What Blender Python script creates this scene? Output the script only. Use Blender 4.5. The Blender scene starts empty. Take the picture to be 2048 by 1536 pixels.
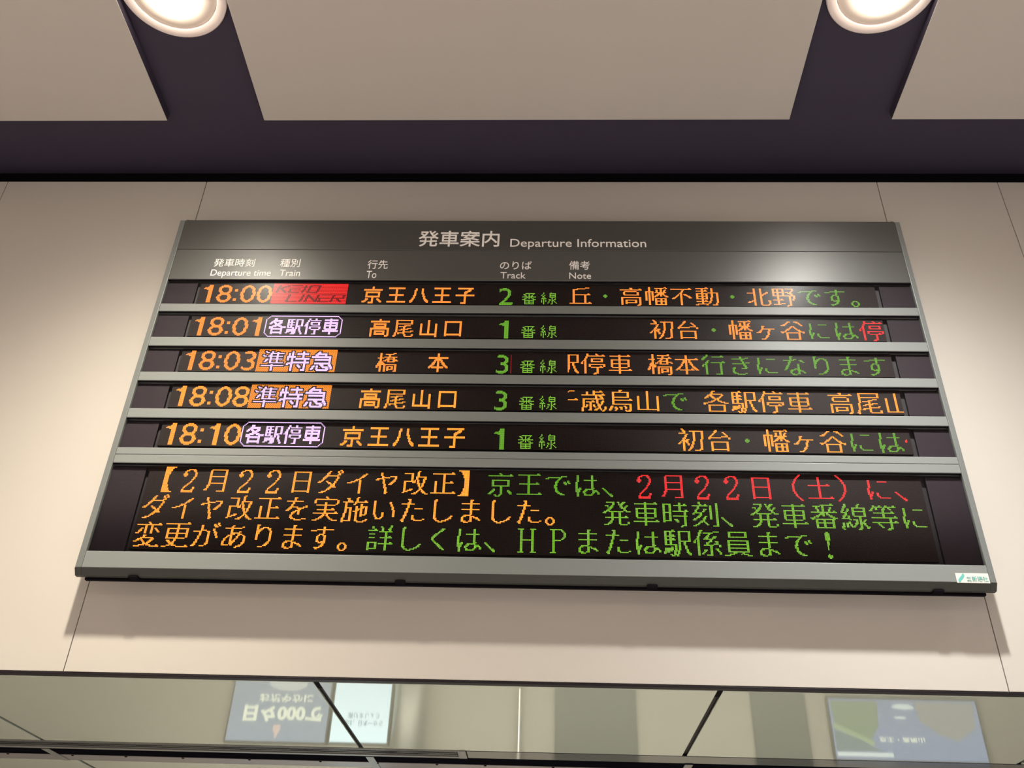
import bpy, bmesh, math
from mathutils import Matrix, Vector

# ------------------------------------------------------------------ set-up
SC = bpy.context.scene
COL = SC.collection
OZ = 4.43                      # height of the board's top edge above the floor

# camera (looks up at the board from the concourse floor)
CAM_POS = (1.66932, -3.08085, -2.92570)
PITCH, YAW, ROLL, FPX = 0.58732, -0.04702, 0.03527, 1880.17
cp, sp, cy, sy = math.cos(PITCH), math.sin(PITCH), math.cos(YAW), math.sin(YAW)
fwd = Vector((sy * cp, cy * cp, sp)); rt0 = Vector((cy, -sy, 0)); up0 = rt0.cross(fwd)
rt = rt0 * math.cos(ROLL) + up0 * math.sin(ROLL)
up = -rt0 * math.sin(ROLL) + up0 * math.cos(ROLL)
cam_data = bpy.data.cameras.new('camera'); cam = bpy.data.objects.new('camera', cam_data); COL.objects.link(cam)
cam_data.sensor_width = 36.0; cam_data.lens = FPX * 36.0 / 2048.0
cam_data.clip_start = 0.05; cam_data.clip_end = 100
cam.matrix_world = Matrix(((rt.x, up.x, -fwd.x, CAM_POS[0]), (rt.y, up.y, -fwd.y, CAM_POS[1]),
                           (rt.z, up.z, -fwd.z, CAM_POS[2] + OZ), (0, 0, 0, 1)))
SC.camera = cam

SC.view_settings.view_transform = 'Standard'
SC.view_settings.look = 'None'
SC.view_settings.gamma = 1.0
SC.view_settings.use_curve_mapping = False
SC.view_settings.exposure = 0.0

world = bpy.data.worlds.new('world'); SC.world = world; world.use_nodes = True
world.node_tree.nodes['Background'].inputs[0].default_value = (1.0, 0.83, 0.77, 1)
world.node_tree.nodes['Background'].inputs[1].default_value = 0.19

SPOT_W = 1010.0
SPOT_ANGLE, SPOT_BLEND, SPOT_R = 160.0, 0.3, 0.05
BEAM_POWER = 5.9               # the reflector throws most light downwards: intensity ~ cos(angle) ** BEAM_POWER
LAMP_COLOURS = {0: (1.0, 0.90, 0.74), 1: (1.0, 0.92, 0.77), 2: (1.0, 0.985, 0.93), 3: (1.0, 0.99, 0.94)}
LAMP_X = (-2.69, 0.1384, 2.9627, 5.79)
LAMP_Y = (-0.848, -3.52, -6.12)
LENS_E = 30.0
def area(name, loc, size, watts, col, rot=(0, 0, 0)):
    l = bpy.data.lights.new(name, 'AREA'); l.shape = 'RECTANGLE'; l.size, l.size_y = size; l.energy = watts; l.color = col
    o = bpy.data.objects.new(name, l); o.location = (loc[0], loc[1], loc[2] + OZ); o.rotation_euler = rot; COL.objects.link(o); return o
# added unseen fill light for the passage below the soffit, beyond the wall
area('passage_fill', (1.6, 2.2, -2.05), (5.0, 0.12), 75, (1.0, 0.95, 0.82))

# ------------------------------------------------------------------ materials
def mat(name, col=(0.8, 0.8, 0.8), rough=0.5, metal=0.0, emis=None, estr=0.0, spec=0.5, coat=0.0, noise=None, bump=0.0, bscale=300.0, aniso=0.0):
    m = bpy.data.materials.new(name); m.use_nodes = True
    nt = m.node_tree; b = nt.nodes['Principled BSDF']
    b.inputs['Base Color'].default_value = (*col, 1); b.inputs['Roughness'].default_value = rough
    b.inputs['Metallic'].default_value = metal; b.inputs['Specular IOR Level'].default_value = spec
    b.inputs['Coat Weight'].default_value = coat; b.inputs['Coat Roughness'].default_value = 0.03
    if aniso: b.inputs['Anisotropic'].default_value = aniso
    if emis: b.inputs['Emission Color'].default_value = (*emis, 1); b.inputs['Emission Strength'].default_value = estr
    tc = nt.nodes.new('ShaderNodeTexCoord')
    if noise:
        amt, scale = noise
        n = nt.nodes.new('ShaderNodeTexNoise'); n.inputs['Scale'].default_value = scale; n.inputs['Detail'].default_value = 4
        nt.links.new(tc.outputs['Object'], n.inputs['Vector'])
        r = nt.nodes.new('ShaderNodeMapRange'); r.inputs[3].default_value = 1 - amt; r.inputs[4].default_value = 1 + amt
        nt.links.new(n.outputs['Fac'], r.inputs[0])
        v = nt.nodes.new('ShaderNodeVectorMath'); v.operation = 'SCALE'; v.inputs[0].default_value = col
        nt.links.new(r.outputs[0], v.inputs['Scale']); nt.links.new(v.outputs[0], b.inputs['Base Color'])
    if bump:
        n = nt.nodes.new('ShaderNodeTexNoise'); n.inputs['Scale'].default_value = bscale
        nt.links.new(tc.outputs['Object'], n.inputs['Vector'])
        bp = nt.nodes.new('ShaderNodeBump'); bp.inputs['Strength'].default_value = bump; bp.inputs['Distance'].default_value = 0.002
        nt.links.new(n.outputs['Fac'], bp.inputs['Height']); nt.links.new(bp.outputs[0], b.inputs['Normal'])
    return m

def wall_mat(name, col):
    # beige laminate with a few tiny dark specks of dirt
    m = mat(name, col, 0.42, spec=0.35)
    nt = m.node_tree; b = nt.nodes['Principled BSDF']
    tc = nt.nodes.new('ShaderNodeTexCoord')
    n = nt.nodes.new('ShaderNodeTexNoise'); n.inputs['Scale'].default_value = 1.3; n.inputs['Detail'].default_value = 5
    vo = nt.nodes.new('ShaderNodeTexVoronoi'); vo.inputs['Scale'].default_value = 3.0
    nt.links.new(tc.outputs['Object'], n.inputs['Vector']); nt.links.new(tc.outputs['Object'], vo.inputs['Vector'])
    r = nt.nodes.new('ShaderNodeMapRange'); r.inputs[3].default_value = 0.97; r.inputs[4].default_value = 1.03
    nt.links.new(n.outputs['Fac'], r.inputs[0])
    s = nt.nodes.new('ShaderNodeMapRange'); s.inputs[1].default_value = 0.008; s.inputs[2].default_value = 0.014
    s.inputs[3].default_value = 0.45; s.inputs[4].default_value = 1.0
    nt.links.new(vo.outputs['Distance'], s.inputs[0])
    mu = nt.nodes.new('ShaderNodeMath'); mu.operation = 'MULTIPLY'
    nt.links.new(r.outputs[0], mu.inputs[0]); nt.links.new(s.outputs[0], mu.inputs[1])
    v = nt.nodes.new('ShaderNodeVectorMath'); v.operation = 'SCALE'; v.inputs[0].default_value = col
    nt.links.new(mu.outputs[0], v.inputs['Scale']); nt.links.new(v.outputs[0], b.inputs['Base Color'])
    return m

M = {}
M['wall'] = wall_mat('beige_wall_laminate', (0.505, 0.468, 0.425))
M['ceil'] = mat('cream_ceiling_board', (0.44, 0.408, 0.375), 0.6, noise=(0.03, 1.1))
M['ceil_dark'] = mat('dark_purple_ceiling_paint', (0.028, 0.021, 0.042), 0.75, noise=(0.08, 6))
M['black'] = mat('black_gap', (0.005, 0.004, 0.006), 0.9, spec=0.05)
M['header'] = mat('dark_grey_satin_header', (0.058, 0.056, 0.053), 0.42, metal=0.1, spec=0.5, bump=0.03, bscale=900)
M['frame'] = mat('grey_satin_frame_paint', (0.185, 0.197, 0.190), 0.46, metal=0.0, spec=0.25, bump=0.02, bscale=900)
M['frame_side'] = mat('grey_side_frame_paint', (0.140, 0.150, 0.145), 0.42, spec=0.4)
M['bevel'] = mat('grey_bevel_in_shade', (0.045, 0.047, 0.042), 0.5, spec=0.2)  # shade of the downward-facing bevel is put into this darker grey
M['housing'] = mat('black_steel_housing', (0.02, 0.02, 0.022), 0.5)
M['blank'] = mat('purple_grey_blank_film', (0.028, 0.020, 0.026), 0.6, spec=0.15, noise=(0.05, 3))
M['bezel'] = mat('black_bezel', (0.010, 0.006, 0.010), 0.5)
M['letter'] = mat('white_printed_letters', (0.96, 0.93, 0.90), 0.5)
M['sticker'] = mat('off_white_sticker', (0.62, 0.59, 0.54), 0.5)
M['teal'] = mat('teal_print', (0.10, 0.40, 0.36), 0.5)
M['teal_pale'] = mat('pale_teal_print', (0.16, 0.38, 0.34), 0.5)
M['lamp_ring'] = mat('cream_lamp_ring', (0.80, 0.70, 0.66), 0.45)
M['lamp_baffle'] = mat('cream_lamp_baffle', (0.78, 0.68, 0.60), 0.4)
M['glass'] = mat('green_white_back_painted_glass', (0.335, 0.375, 0.305), 0.035, spec=0.5, coat=0.6, noise=(0.04, 0.9))
M['alu'] = mat('aluminium_slot_frame', (0.22, 0.22, 0.21), 0.4, metal=0.5)
M['slot_dark'] = mat('black_slot', (0.005, 0.005, 0.007), 0.75, spec=0.0)
M['gloss_dark'] = mat('dark_glossy_strip', (0.012, 0.012, 0.015), 0.10, spec=0.4)
M['trim_light'] = mat('pale_metal_trim', (0.17, 0.15, 0.155), 0.3, spec=0.4)
M['trim_dark'] = mat('dark_bronze_trim', (0.010, 0.006, 0.009), 0.5, spec=0.2)
M['floor'] = mat('pale_terrazzo_floor', (0.50, 0.455, 0.445), 0.25, noise=(0.10, 40))
M['passage'] = mat('pale_passage_wall', (0.60, 0.58, 0.50), 0.5)
M['passage_dk'] = mat('grey_green_passage_panel', (0.20, 0.215, 0.19), 0.4)
M['steel'] = mat('brushed_steel_column', (0.45, 0.45, 0.41), 0.5, metal=0.6)

def led_panel_mat():
    # unlit dots: a fine grid on the dark face of the module
    m = mat('dark_led_module_face', (0.012, 0.008, 0.009), 0.6, spec=0.12)
    nt = m.node_tree; b = nt.nodes['Principled BSDF']
    tc = nt.nodes.new('ShaderNodeTexCoord'); sx = nt.nodes.new('ShaderNodeSeparateXYZ')
    nt.links.new(tc.outputs['UV'], sx.inputs[0])
    outs = []
    for ax in (0, 1):
        f = nt.nodes.new('ShaderNodeMath'); f.operation = 'FRACT'; nt.links.new(sx.outputs[ax], f.inputs[0])
        s = nt.nodes.new('ShaderNodeMath'); s.operation = 'SUBTRACT'; s.inputs[1].default_value = 0.5; nt.links.new(f.outputs[0], s.inputs[0])
        q = nt.nodes.new('ShaderNodeMath'); q.operation = 'MULTIPLY'; nt.links.new(s.outputs[0], q.inputs[0]); nt.links.new(s.outputs[0], q.inputs[1])
        outs.append(q)
    a = nt.nodes.new('ShaderNodeMath'); a.operation = 'ADD'; nt.links.new(outs[0].outputs[0], a.inputs[0]); nt.links.new(outs[1].outputs[0], a.inputs[1])
    r = nt.nodes.new('ShaderNodeMapRange'); r.inputs[1].default_value = 0.08; r.inputs[2].default_value = 0.16
    nt.links.new(a.outputs[0], r.inputs[0])
    mx = nt.nodes.new('ShaderNodeMix'); mx.data_type = 'RGBA'
    mx.inputs[6].default_value = (0.034, 0.023, 0.020, 1); mx.inputs[7].default_value = (0.010, 0.006, 0.007, 1)
    nt.links.new(r.outputs[0], mx.inputs[0]); nt.links.new(mx.outputs[2], b.inputs['Base Color'])
    return m
M['led_face'] = led_panel_mat()

def led(name, core, strength):
    m = bpy.data.materials.new(name); m.use_nodes = True
    nt = m.node_tree; b = nt.nodes['Principled BSDF']
    b.inputs['Base Color'].default_value = (0.02, 0.02, 0.02, 1); b.inputs['Roughness'].default_value = 0.5; b.inputs['Specular IOR Level'].default_value = 0.15
    b.inputs['Emission Color'].default_value = (*core, 1); b.inputs['Emission Strength'].default_value = strength
    return m
M['o'] = led('orange_lit_dots', (1.0, 0.235, 0.030), 2.3)
M['y'] = led('amber_lit_dots', (1.0, 0.29, 0.030), 2.3)
M['g'] = led('green_lit_dots', (0.22, 0.62, 0.04), 0.95)
M['G'] = led('bright_green_lit_dots', (0.30, 0.72, 0.055), 1.0)
M['r'] = led('red_lit_dots', (1.0, 0.035, 0.035), 1.5)
M['k'] = led('deep_red_lit_dots', (1.0, 0.012, 0.012), 1.15)
M['d'] = led('dim_red_dots', (0.35, 0.004, 0.010), 0.8)
M['w'] = led('violet_white_lit_dots', (0.80, 0.46, 1.0), 2.4)
M['b'] = led('orange_background_dots', (1.0, 0.32, 0.030), 2.0)
M['B'] = led('dark_orange_background_dots', (1.0, 0.19, 0.012), 1.25)

def pane_mat():
    m = bpy.data.materials.new('clear_cover_pane'); m.use_nodes = True
    nt = m.node_tree; nt.nodes.clear()
    out = nt.nodes.new('ShaderNodeOutputMaterial'); mix = nt.nodes.new('ShaderNodeMixShader')
    t = nt.nodes.new('ShaderNodeBsdfTransparent'); t.inputs[0].default_value = (0.97, 0.97, 0.97, 1)
    g = nt.nodes.new('ShaderNodeBsdfGlossy'); g.inputs['Roughness'].default_value = 0.27
    f = nt.nodes.new('ShaderNodeFresnel'); f.inputs[0].default_value = 1.10
    nt.links.new(f.outputs[0], mix.inputs[0]); nt.links.new(t.outputs[0], mix.inputs[1]); nt.links.new(g.outputs[0], mix.inputs[2])
    nt.links.new(mix.outputs[0], out.inputs[0]); return m
M['pane'] = pane_mat()

# ------------------------------------------------------------------ builders
def wloc(o):
    v = Vector(o.location)
    while o.parent: o = o.parent; v += Vector(o.location)
    return v
def empty(name, loc, label=None, cat=None, group=None, kind=None):
    o = bpy.data.objects.new(name, None); COL.objects.link(o); o.location = (loc[0], loc[1], loc[2] + OZ)
    o.empty_display_size = 0.1
    if label: o['label'] = label
    if cat: o['category'] = cat
    if group: o['group'] = group
    if kind: o['kind'] = kind
    return o
def put(name, bm, m, parent=None, label=None, kind=None, smooth=False):
    """links the bmesh (written in board coordinates) as one object below parent"""
    me = bpy.data.meshes.new(name)
    off = Vector((0, 0, OZ)) - (wloc(parent) if parent else Vector((0, 0, 0)))
    bmesh.ops.translate(bm, verts=bm.verts, vec=off)
    if smooth:
        for f in bm.faces: f.smooth = True
    bm.to_mesh(me); bm.free()
    for k in (m if isinstance(m, (list, tuple)) else [m]): me.materials.append(k)
    o = bpy.data.objects.new(name, me); COL.objects.link(o)
    if parent: o.parent = parent
    if label: o['label'] = label
    if kind: o['kind'] = kind
    return o
def box(bm, x0, x1, y0, y1, z0, z1, bev=0.0, seg=2, mi=0):
    vs = [bm.verts.new((x, y, z)) for x in (x0, x1) for y in (y0, y1) for z in (z0, z1)]
    fs = [bm.faces.new([vs[i] for i in q]) for q in ((0, 1, 3, 2), (4, 6, 7, 5), (0, 4, 5, 1), (2, 3, 7, 6), (0, 2, 6, 4), (1, 5, 7, 3))]
    bmesh.ops.recalc_face_normals(bm, faces=fs)
    for f in fs: f.material_index = mi
    if bev:
        es = list({e for f in fs for e in f.edges})
        bmesh.ops.bevel(bm, geom=es, offset=bev, segments=seg, affect='EDGES', profile=0.5)
    return bm
def B(*a, **k): return box(bmesh.new(), *a, **k)
def extrude_profile(pts, x0, x1):
    """profile in (y,z), swept along x"""
    bm = bmesh.new()
    a = [bm.verts.new((x0, y, z)) for y, z in pts]; b = [bm.verts.new((x1, y, z)) for y, z in pts]
    n = len(pts)
    for i in range(n): bm.faces.new((a[i], a[(i + 1) % n], b[(i + 1) % n], b[i]))
    bm.faces.new(a); bm.faces.new(b[::-1])
    bmesh.ops.recalc_face_normals(bm, faces=bm.faces); return bm
def lathe(prof, cx, cy_, seg=64, cap=False):
    bm = bmesh.new(); rings = []
    for r, z in prof:
        if r < 1e-6: rings.append([bm.verts.new((cx, cy_, z))])
        else: rings.append([bm.verts.new((cx + r * math.cos(2 * math.pi * i / seg), cy_ + r * math.sin(2 * math.pi * i / seg), z)) for i in range(seg)])
    for a, b in zip(rings, rings[1:]):
        for i in range(seg):
            j = (i + 1) % seg
            q = [a[i % len(a)], a[j % len(a)], b[j % len(b)], b[i % len(b)]]
            q = list(dict.fromkeys(q))
            if len(q) > 2: bm.faces.new(q)
    bmesh.ops.recalc_face_normals(bm, faces=bm.faces); return bm
def text_mesh(s, x0, x1, z0, z1, y, depth=0.0008, off=0.0, name='lettering', m=None, parent=None, slant=0.0, cap=None, label=None):
    """letters as thin raised print; x0..x1 is the ink width, z0 the baseline, z1 the cap height"""
    c = bpy.data.curves.new('t', 'FONT'); c.body = s; c.size = 1; c.offset = off; c.resolution_u = 4; c.extrude = 0.01
    t = bpy.data.objects.new('t', c); COL.objects.link(t)
    dg = bpy.context.evaluated_depsgraph_get(); me = t.evaluated_get(dg).to_mesh()
    bm = bmesh.new(); bm.from_mesh(me); t.evaluated_get(dg).to_mesh_clear()
    bpy.data.objects.remove(t); bpy.data.curves.remove(c)
    xs = [v.co.x for v in bm.verts]; ys = [v.co.y for v in bm.verts]
    ax, bx = min(xs), max(xs)
    if cap: ay, by = 0.0, cap
    else: ay, by = min(ys), max(ys)
    for v in bm.verts:
        X = x0 + (v.co.x - ax) / (bx - ax) * (x1 - x0); Z = z0 + (v.co.y - ay) / (by - ay) * (z1 - z0)
        Y = y - (depth if v.co.z > 0 else 0)
        v.co = (X + slant * (Z - z0), Y, Z)
    return put(name, bm, m or M['letter'], parent, label, kind='stuff')

# ------------------------------------------------------------------ dot-matrix glyphs
# each glyph: width in dots, then one plain number per row, its bits are the lit dots
NOTE_ORDER = '丘高幡不動北野初台谷停駅車橋本行千歳烏山各尾月日改正京王実施発時刻番線等変更詳係員土ですにはきなりまダイヤをいたしがあくヶ2HP【】（）！・、。'
NOTE_ROWS = [
  (24, 0, 0, 120, 32640, 507904, 393216, 393216, 393216, 393216, 393240, 524284, 393408, 393408, 393408, 393408, 393408, 393408, 393408, 393408, 393420, 4194302, 0, 0, 0),
  (24, 0, 0, 7168, 3084, 4194302, 0, 262080, 393264, 393264, 393264, 262128, 0, 0, 2097148, 1572876, 1572876, 1703884, 1671372, 1671372, 1703884, 1671180, 1572892, 56, 0),
  (24, 0, 393228, 401398, 393408, 396492, 396504, 4181208, 3596284, 3589104, 3590128, 3591896, 3595470, 3600391, 3588096, 3596284, 3594444, 3594444, 401404, 399564, 399564, 399564, 401404, 0, 0),
  (24, 0, 0, 24, 4194300, 1536, 3072, 3072, 6144, 14336, 23424, 55744, 104560, 202808, 923676, 1841152, 6144, 6144, 6144, 6144, 6144, 6144, 6144, 0, 0),
  (24, 0, 6144, 4193472, 98496, 110784, 4192448, 98496, 100350, 4192454, 3250374, 3250374, 4192454, 3250374, 3250566, 4192646, 98694, 110982, 4193030, 99078, 99852, 2095116, 7346300, 0, 0),
  (24, 0, 0, 49920, 49920, 49920, 49920, 49932, 4178716, 50032, 50112, 50048, 49920, 49920, 49920, 49920, 49920, 246535, 2016003, 3719939, 49923, 49926, 49660, 0, 0),
  (24, 0, 0, 4193276, 3348492, 3348492, 3348504, 4193200, 3348720, 3348536, 3348504, 4194302, 196710, 196710, 196710, 221292, 4190316, 196704, 196704, 196704, 227424, 4161632, 480, 768, 0),
  (24, 0, 786432, 393216, 466942, 197382, 4129542, 49926, 99078, 99078, 197382, 459526, 451340, 1032972, 1558028, 3589644, 6710796, 420876, 396300, 400396, 399372, 405532, 418288, 0, 0),
  (24, 0, 0, 24576, 57344, 49536, 98496, 196704, 393264, 787440, 2096140, 1572876, 0, 0, 524272, 393264, 393264, 393264, 393264, 393264, 393264, 524272, 393264, 0, 0),
  (24, 0, 0, 58304, 98528, 196656, 917528, 3932172, 7168, 13824, 25344, 115072, 229600, 393328, 8126526, 3407846, 196704, 196704, 196704, 196704, 196704, 196704, 262112, 0, 0),
  (24, 0, 197376, 197004, 262142, 393216, 393216, 802808, 798744, 1847320, 2899960, 7077888, 7077888, 851966, 835590, 835638, 802808, 786816, 786816, 786816, 786816, 786816, 788352, 3584, 0),
  (24, 0, 49152, 4188158, 3343878, 3343878, 3393030, 4187654, 3343878, 3393030, 4187654, 3344382, 3343968, 3343968, 4191840, 13872, 112176, 4175408, 4175384, 4160536, 8154140, 6319118, 227334, 120832, 0),
  (24, 0, 0, 6168, 2097148, 6144, 6144, 6144, 1048568, 792600, 792600, 792600, 1048568, 792600, 792600, 792600, 524256, 6144, 6156, 4194302, 6144, 6144, 6144, 0, 0),
  (24, 0, 393240, 409592, 393984, 393996, 409598, 4130352, 396336, 401392, 404542, 977971, 1970160, 2064384, 2064384, 3653630, 3551238, 7747574, 6698550, 407094, 407542, 407046, 405510, 28, 0),
  (24, 0, 0, 6144, 6144, 6144, 6156, 4194302, 31488, 31488, 64384, 55680, 104896, 104640, 202848, 399472, 923704, 1841372, 3407854, 6144, 6144, 6144, 6144, 0, 0),
  (24, 0, 196608, 196632, 925692, 1835008, 3670016, 3145728, 98304, 196620, 475134, 393264, 1966128, 3538992, 3538992, 393264, 393264, 393264, 393264, 393264, 393264, 393264, 394224, 0, 0),
  (24, 0, 0, 496, 32256, 2070528, 6144, 6144, 6144, 6144, 6144, 6156, 4194302, 6144, 6144, 6144, 6144, 6144, 6144, 6144, 6144, 6144, 6144, 0, 0),
  (24, 0, 0, 3120, 200696, 199680, 199692, 4194302, 880, 824, 792, 2097148, 1573248, 1579404, 1834396, 1597848, 1597656, 1797360, 1797344, 1992291, 3170531, 3171251, 3204886, 3145740, 0),
  (24, 0, 7168, 6144, 524272, 393264, 393264, 393264, 393264, 524272, 393216, 393228, 524286, 393216, 393216, 393216, 524284, 12, 786828, 1940684, 1690828, 3722252, 3244252, 120, 0),
  (24, 0, 0, 6144, 6144, 6144, 6144, 6144, 1579020, 1579020, 1579020, 1579020, 1579020, 1579020, 1579020, 1579020, 1579020, 1579020, 1579020, 1579020, 1579020, 2097148, 12, 0, 0),
  (24, 0, 28672, 49152, 49152, 131008, 491616, 901312, 1892736, 3176192, 7680, 13824, 58240, 491760, 7864350, 6291456, 524272, 393264, 393264, 393264, 393264, 393264, 524272, 0, 0),
  (24, 0, 0, 1048572, 786444, 786444, 786444, 1048572, 786432, 786672, 790272, 916480, 789504, 1576432, 1605376, 1690624, 1575948, 1576952, 1702912, 1805312, 3148806, 3148806, 7342078, 3145728, 0),
  (24, 0, 0, 262128, 393264, 393264, 393264, 393264, 393264, 524272, 393264, 393264, 393264, 393264, 393264, 524272, 393264, 917552, 786480, 786480, 1572912, 3670064, 2032, 0, 0),
  (24, 0, 0, 0, 524272, 393264, 393264, 393264, 393264, 393264, 393264, 393264, 524272, 393264, 393264, 393264, 393264, 393264, 393264, 393264, 393264, 524272, 393264, 0, 0),
  (24, 0, 384, 768, 2089728, 25344, 25344, 26620, 26124, 26140, 27416, 2095896, 1587992, 1573808, 1573296, 1573296, 1573088, 1573056, 1630432, 1819056, 1966904, 3149340, 15367, 0, 0),
  (24, 0, 0, 24, 2097148, 3072, 3072, 3072, 3072, 3072, 3072, 396336, 397304, 396288, 396288, 396288, 396288, 396288, 396288, 396288, 396300, 4194302, 0, 0, 0),
  (24, 0, 0, 6144, 3084, 4194302, 0, 0, 0, 524272, 393264, 393264, 393264, 393264, 524272, 3072, 3072, 199680, 461872, 920632, 1838108, 3673100, 104448, 61440, 0),
  (24, 0, 0, 24, 2097148, 6144, 6144, 6144, 6144, 6144, 6144, 6192, 1048568, 6144, 6144, 6144, 6144, 6144, 6144, 6144, 6156, 4194302, 0, 0, 0),
  (24, 0, 6144, 3072, 2097144, 3145734, 3145734, 3151878, 6156, 1048560, 6144, 6144, 6240, 524272, 6144, 6156, 4194302, 13824, 30208, 58112, 115072, 458976, 3932222, 0, 0),
  (24, 0, 768, 460288, 198144, 247308, 4190206, 789504, 792672, 786528, 788094, 1033846, 837606, 837478, 843366, 837222, 1623654, 1623676, 1623648, 1623552, 3196416, 3196419, 4179726, 3146232, 0),
  (24, 0, 0, 1042032, 25312, 25536, 1884556, 377304, 229616, 458800, 917560, 3932111, 7389952, 49920, 49920, 49944, 2097148, 49920, 49920, 99072, 230150, 459526, 3932664, 0, 0),
  (24, 0, 0, 384, 4161944, 3252220, 3244416, 3244416, 3244416, 3244428, 3260414, 4161560, 3244056, 3244056, 3260412, 3244056, 3244056, 3251224, 4165144, 3147288, 24, 24, 120, 192, 0),
  (24, 0, 98304, 98310, 52230, 4193990, 196806, 196806, 400582, 792774, 798918, 2080966, 3195078, 114886, 232646, 465094, 1849542, 3682310, 61446, 120838, 199686, 919046, 3670078, 0, 0),
  (24, 0, 48, 16376, 1038336, 202848, 202848, 104640, 104652, 4194302, 31488, 64384, 235744, 983160, 7864350, 3670008, 399408, 399408, 524272, 399408, 399408, 399408, 524272, 0, 0),
  (24, 0, 393408, 393600, 917888, 794620, 1677324, 1677324, 3350524, 4069388, 399372, 923660, 1937404, 1671360, 4161728, 57036, 1752, 100080, 3641080, 3591384, 3594444, 7762119, 6291910, 3146624, 0),
  (24, 0, 0, 811788, 1046526, 1772736, 3349600, 7346176, 6192, 1048568, 6144, 6144, 6156, 4194302, 192, 192, 204, 4194302, 196800, 98496, 49344, 24768, 960, 1792, 0),
  (24, 0, 6144, 3084, 4194302, 25344, 25344, 222048, 418608, 942872, 811788, 3695360, 0, 28672, 24576, 131008, 491744, 967104, 3695488, 14080, 15872, 128902, 2031871, 0, 0),
  (24, 0, 12, 4194302, 3072, 3072, 3072, 1048572, 789516, 789516, 789516, 1048572, 789516, 789516, 789516, 1048560, 6144, 464896, 241664, 126976, 61440, 244742, 3933183, 0, 0),
  (24, 0, 12, 396300, 394776, 99896, 4179480, 8188, 192, 2031808, 192, 216, 2035708, 192, 192, 192, 4178124, 3203070, 3195072, 3195072, 3195072, 4178112, 3145920, 0, 0),
  (24, 0, 229376, 196732, 491392, 394752, 396288, 793712, 800992, 1867648, 2884352, 7079736, 7085080, 792696, 819078, 787206, 787200, 787256, 815896, 811788, 836358, 885510, 794368, 0, 0),
  (24, 0, 0, 524272, 393264, 393264, 393264, 524272, 0, 0, 1048568, 786456, 786456, 1048568, 786456, 786456, 1048568, 786456, 786456, 1048568, 57728, 492272, 8126494, 0, 0),
  (24, 0, 0, 6144, 6144, 6144, 6144, 6144, 6144, 6192, 2097144, 6144, 6144, 6144, 6144, 6144, 6144, 6144, 6144, 6144, 6156, 4194302, 0, 0, 0),
  (24, 0, 0, 0, 0, 496, 1048320, 3671552, 3072, 6156, 14444, 12406, 12336, 28672, 24576, 28672, 12288, 12288, 14336, 7168, 3840, 960, 0, 0, 0),
  (24, 0, 0, 0, 1536, 1536, 65532, 2033152, 1536, 1536, 15360, 26368, 49920, 49920, 49920, 49920, 61184, 16128, 1536, 3584, 7168, 126976, 49152, 0, 0),
  (24, 0, 0, 0, 0, 786432, 790512, 786432, 786432, 786432, 786432, 786432, 1572864, 1572864, 1572864, 1769472, 1781760, 1978368, 929792, 792576, 790520, 786432, 0, 0, 0),
  (24, 0, 0, 0, 786624, 786624, 786624, 786624, 802808, 786624, 1573056, 1573056, 1573056, 1573056, 1573056, 1769696, 2039744, 1980536, 1994876, 811110, 798918, 802688, 786432, 0, 0),
  (24, 0, 0, 0, 3072, 3184, 524160, 1536, 1536, 768, 888, 524160, 384, 448, 192, 196832, 460736, 393216, 393216, 393216, 458752, 245952, 32512, 0, 0),
  (24, 0, 0, 28672, 24576, 24576, 28160, 2095216, 49208, 114700, 98304, 98688, 196992, 459136, 393600, 917888, 790400, 1604544, 57840, 49560, 49548, 29568, 15360, 0, 0),
  (24, 0, 0, 229376, 196608, 204544, 225728, 254144, 245856, 229472, 229472, 196704, 196704, 196704, 196704, 196704, 96, 192, 448, 896, 1792, 30720, 0, 0, 0),
  (24, 0, 0, 3584, 3072, 3072, 524272, 3072, 3072, 3072, 3072, 524272, 3072, 3072, 3072, 3072, 129024, 233216, 396768, 396400, 396312, 498688, 122880, 0, 0),
  (24, 0, 12, 6198, 12342, 28696, 24632, 65504, 114736, 229424, 196704, 393312, 1859776, 3684544, 7552, 1920, 1920, 4032, 7168, 14336, 24576, 245760, 983040, 0, 0),
  (24, 0, 0, 0, 0, 48, 224, 448, 896, 1536, 15360, 30208, 247296, 1967616, 1536, 1536, 1536, 1536, 1536, 1536, 1536, 1536, 1536, 0, 0),
  (24, 0, 0, 0, 98304, 98304, 98304, 49656, 65048, 1032216, 1859632, 24688, 24800, 25024, 13184, 12288, 12288, 14336, 6144, 6144, 6144, 7168, 6144, 0, 0),
  (24, 0, 0, 28672, 24576, 24576, 2097024, 49152, 49152, 98304, 98328, 260216, 462784, 919296, 1842688, 30208, 58880, 50688, 98304, 98304, 114688, 61560, 8064, 0, 0),
  (24, 0, 0, 0, 0, 786432, 786528, 786528, 786480, 786480, 786456, 786456, 786456, 786444, 786444, 792588, 792588, 399372, 399372, 208896, 253952, 0, 0, 0, 0),
  (24, 0, 0, 57344, 24576, 24576, 57344, 2096128, 49152, 49152, 49152, 99320, 98304, 98304, 229376, 196608, 196608, 461824, 396288, 396288, 790022, 1836024, 786432, 0, 0),
  (24, 0, 0, 98304, 229376, 196608, 196608, 196608, 196608, 196608, 196608, 196608, 196608, 196608, 196608, 196608, 196608, 196620, 196632, 229432, 98528, 59264, 15360, 0, 0),
  (24, 0, 6, 54, 49211, 49180, 49152, 49200, 63536, 4163352, 99100, 99084, 99084, 197382, 197382, 197376, 393984, 393984, 918272, 788224, 1836544, 3700736, 0, 0, 0),
  (24, 0, 0, 0, 12288, 24624, 1048512, 24576, 24576, 24768, 32640, 31200, 123288, 221964, 418572, 812556, 814092, 1604620, 1603612, 1601560, 2076784, 480, 768, 0, 0),
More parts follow.
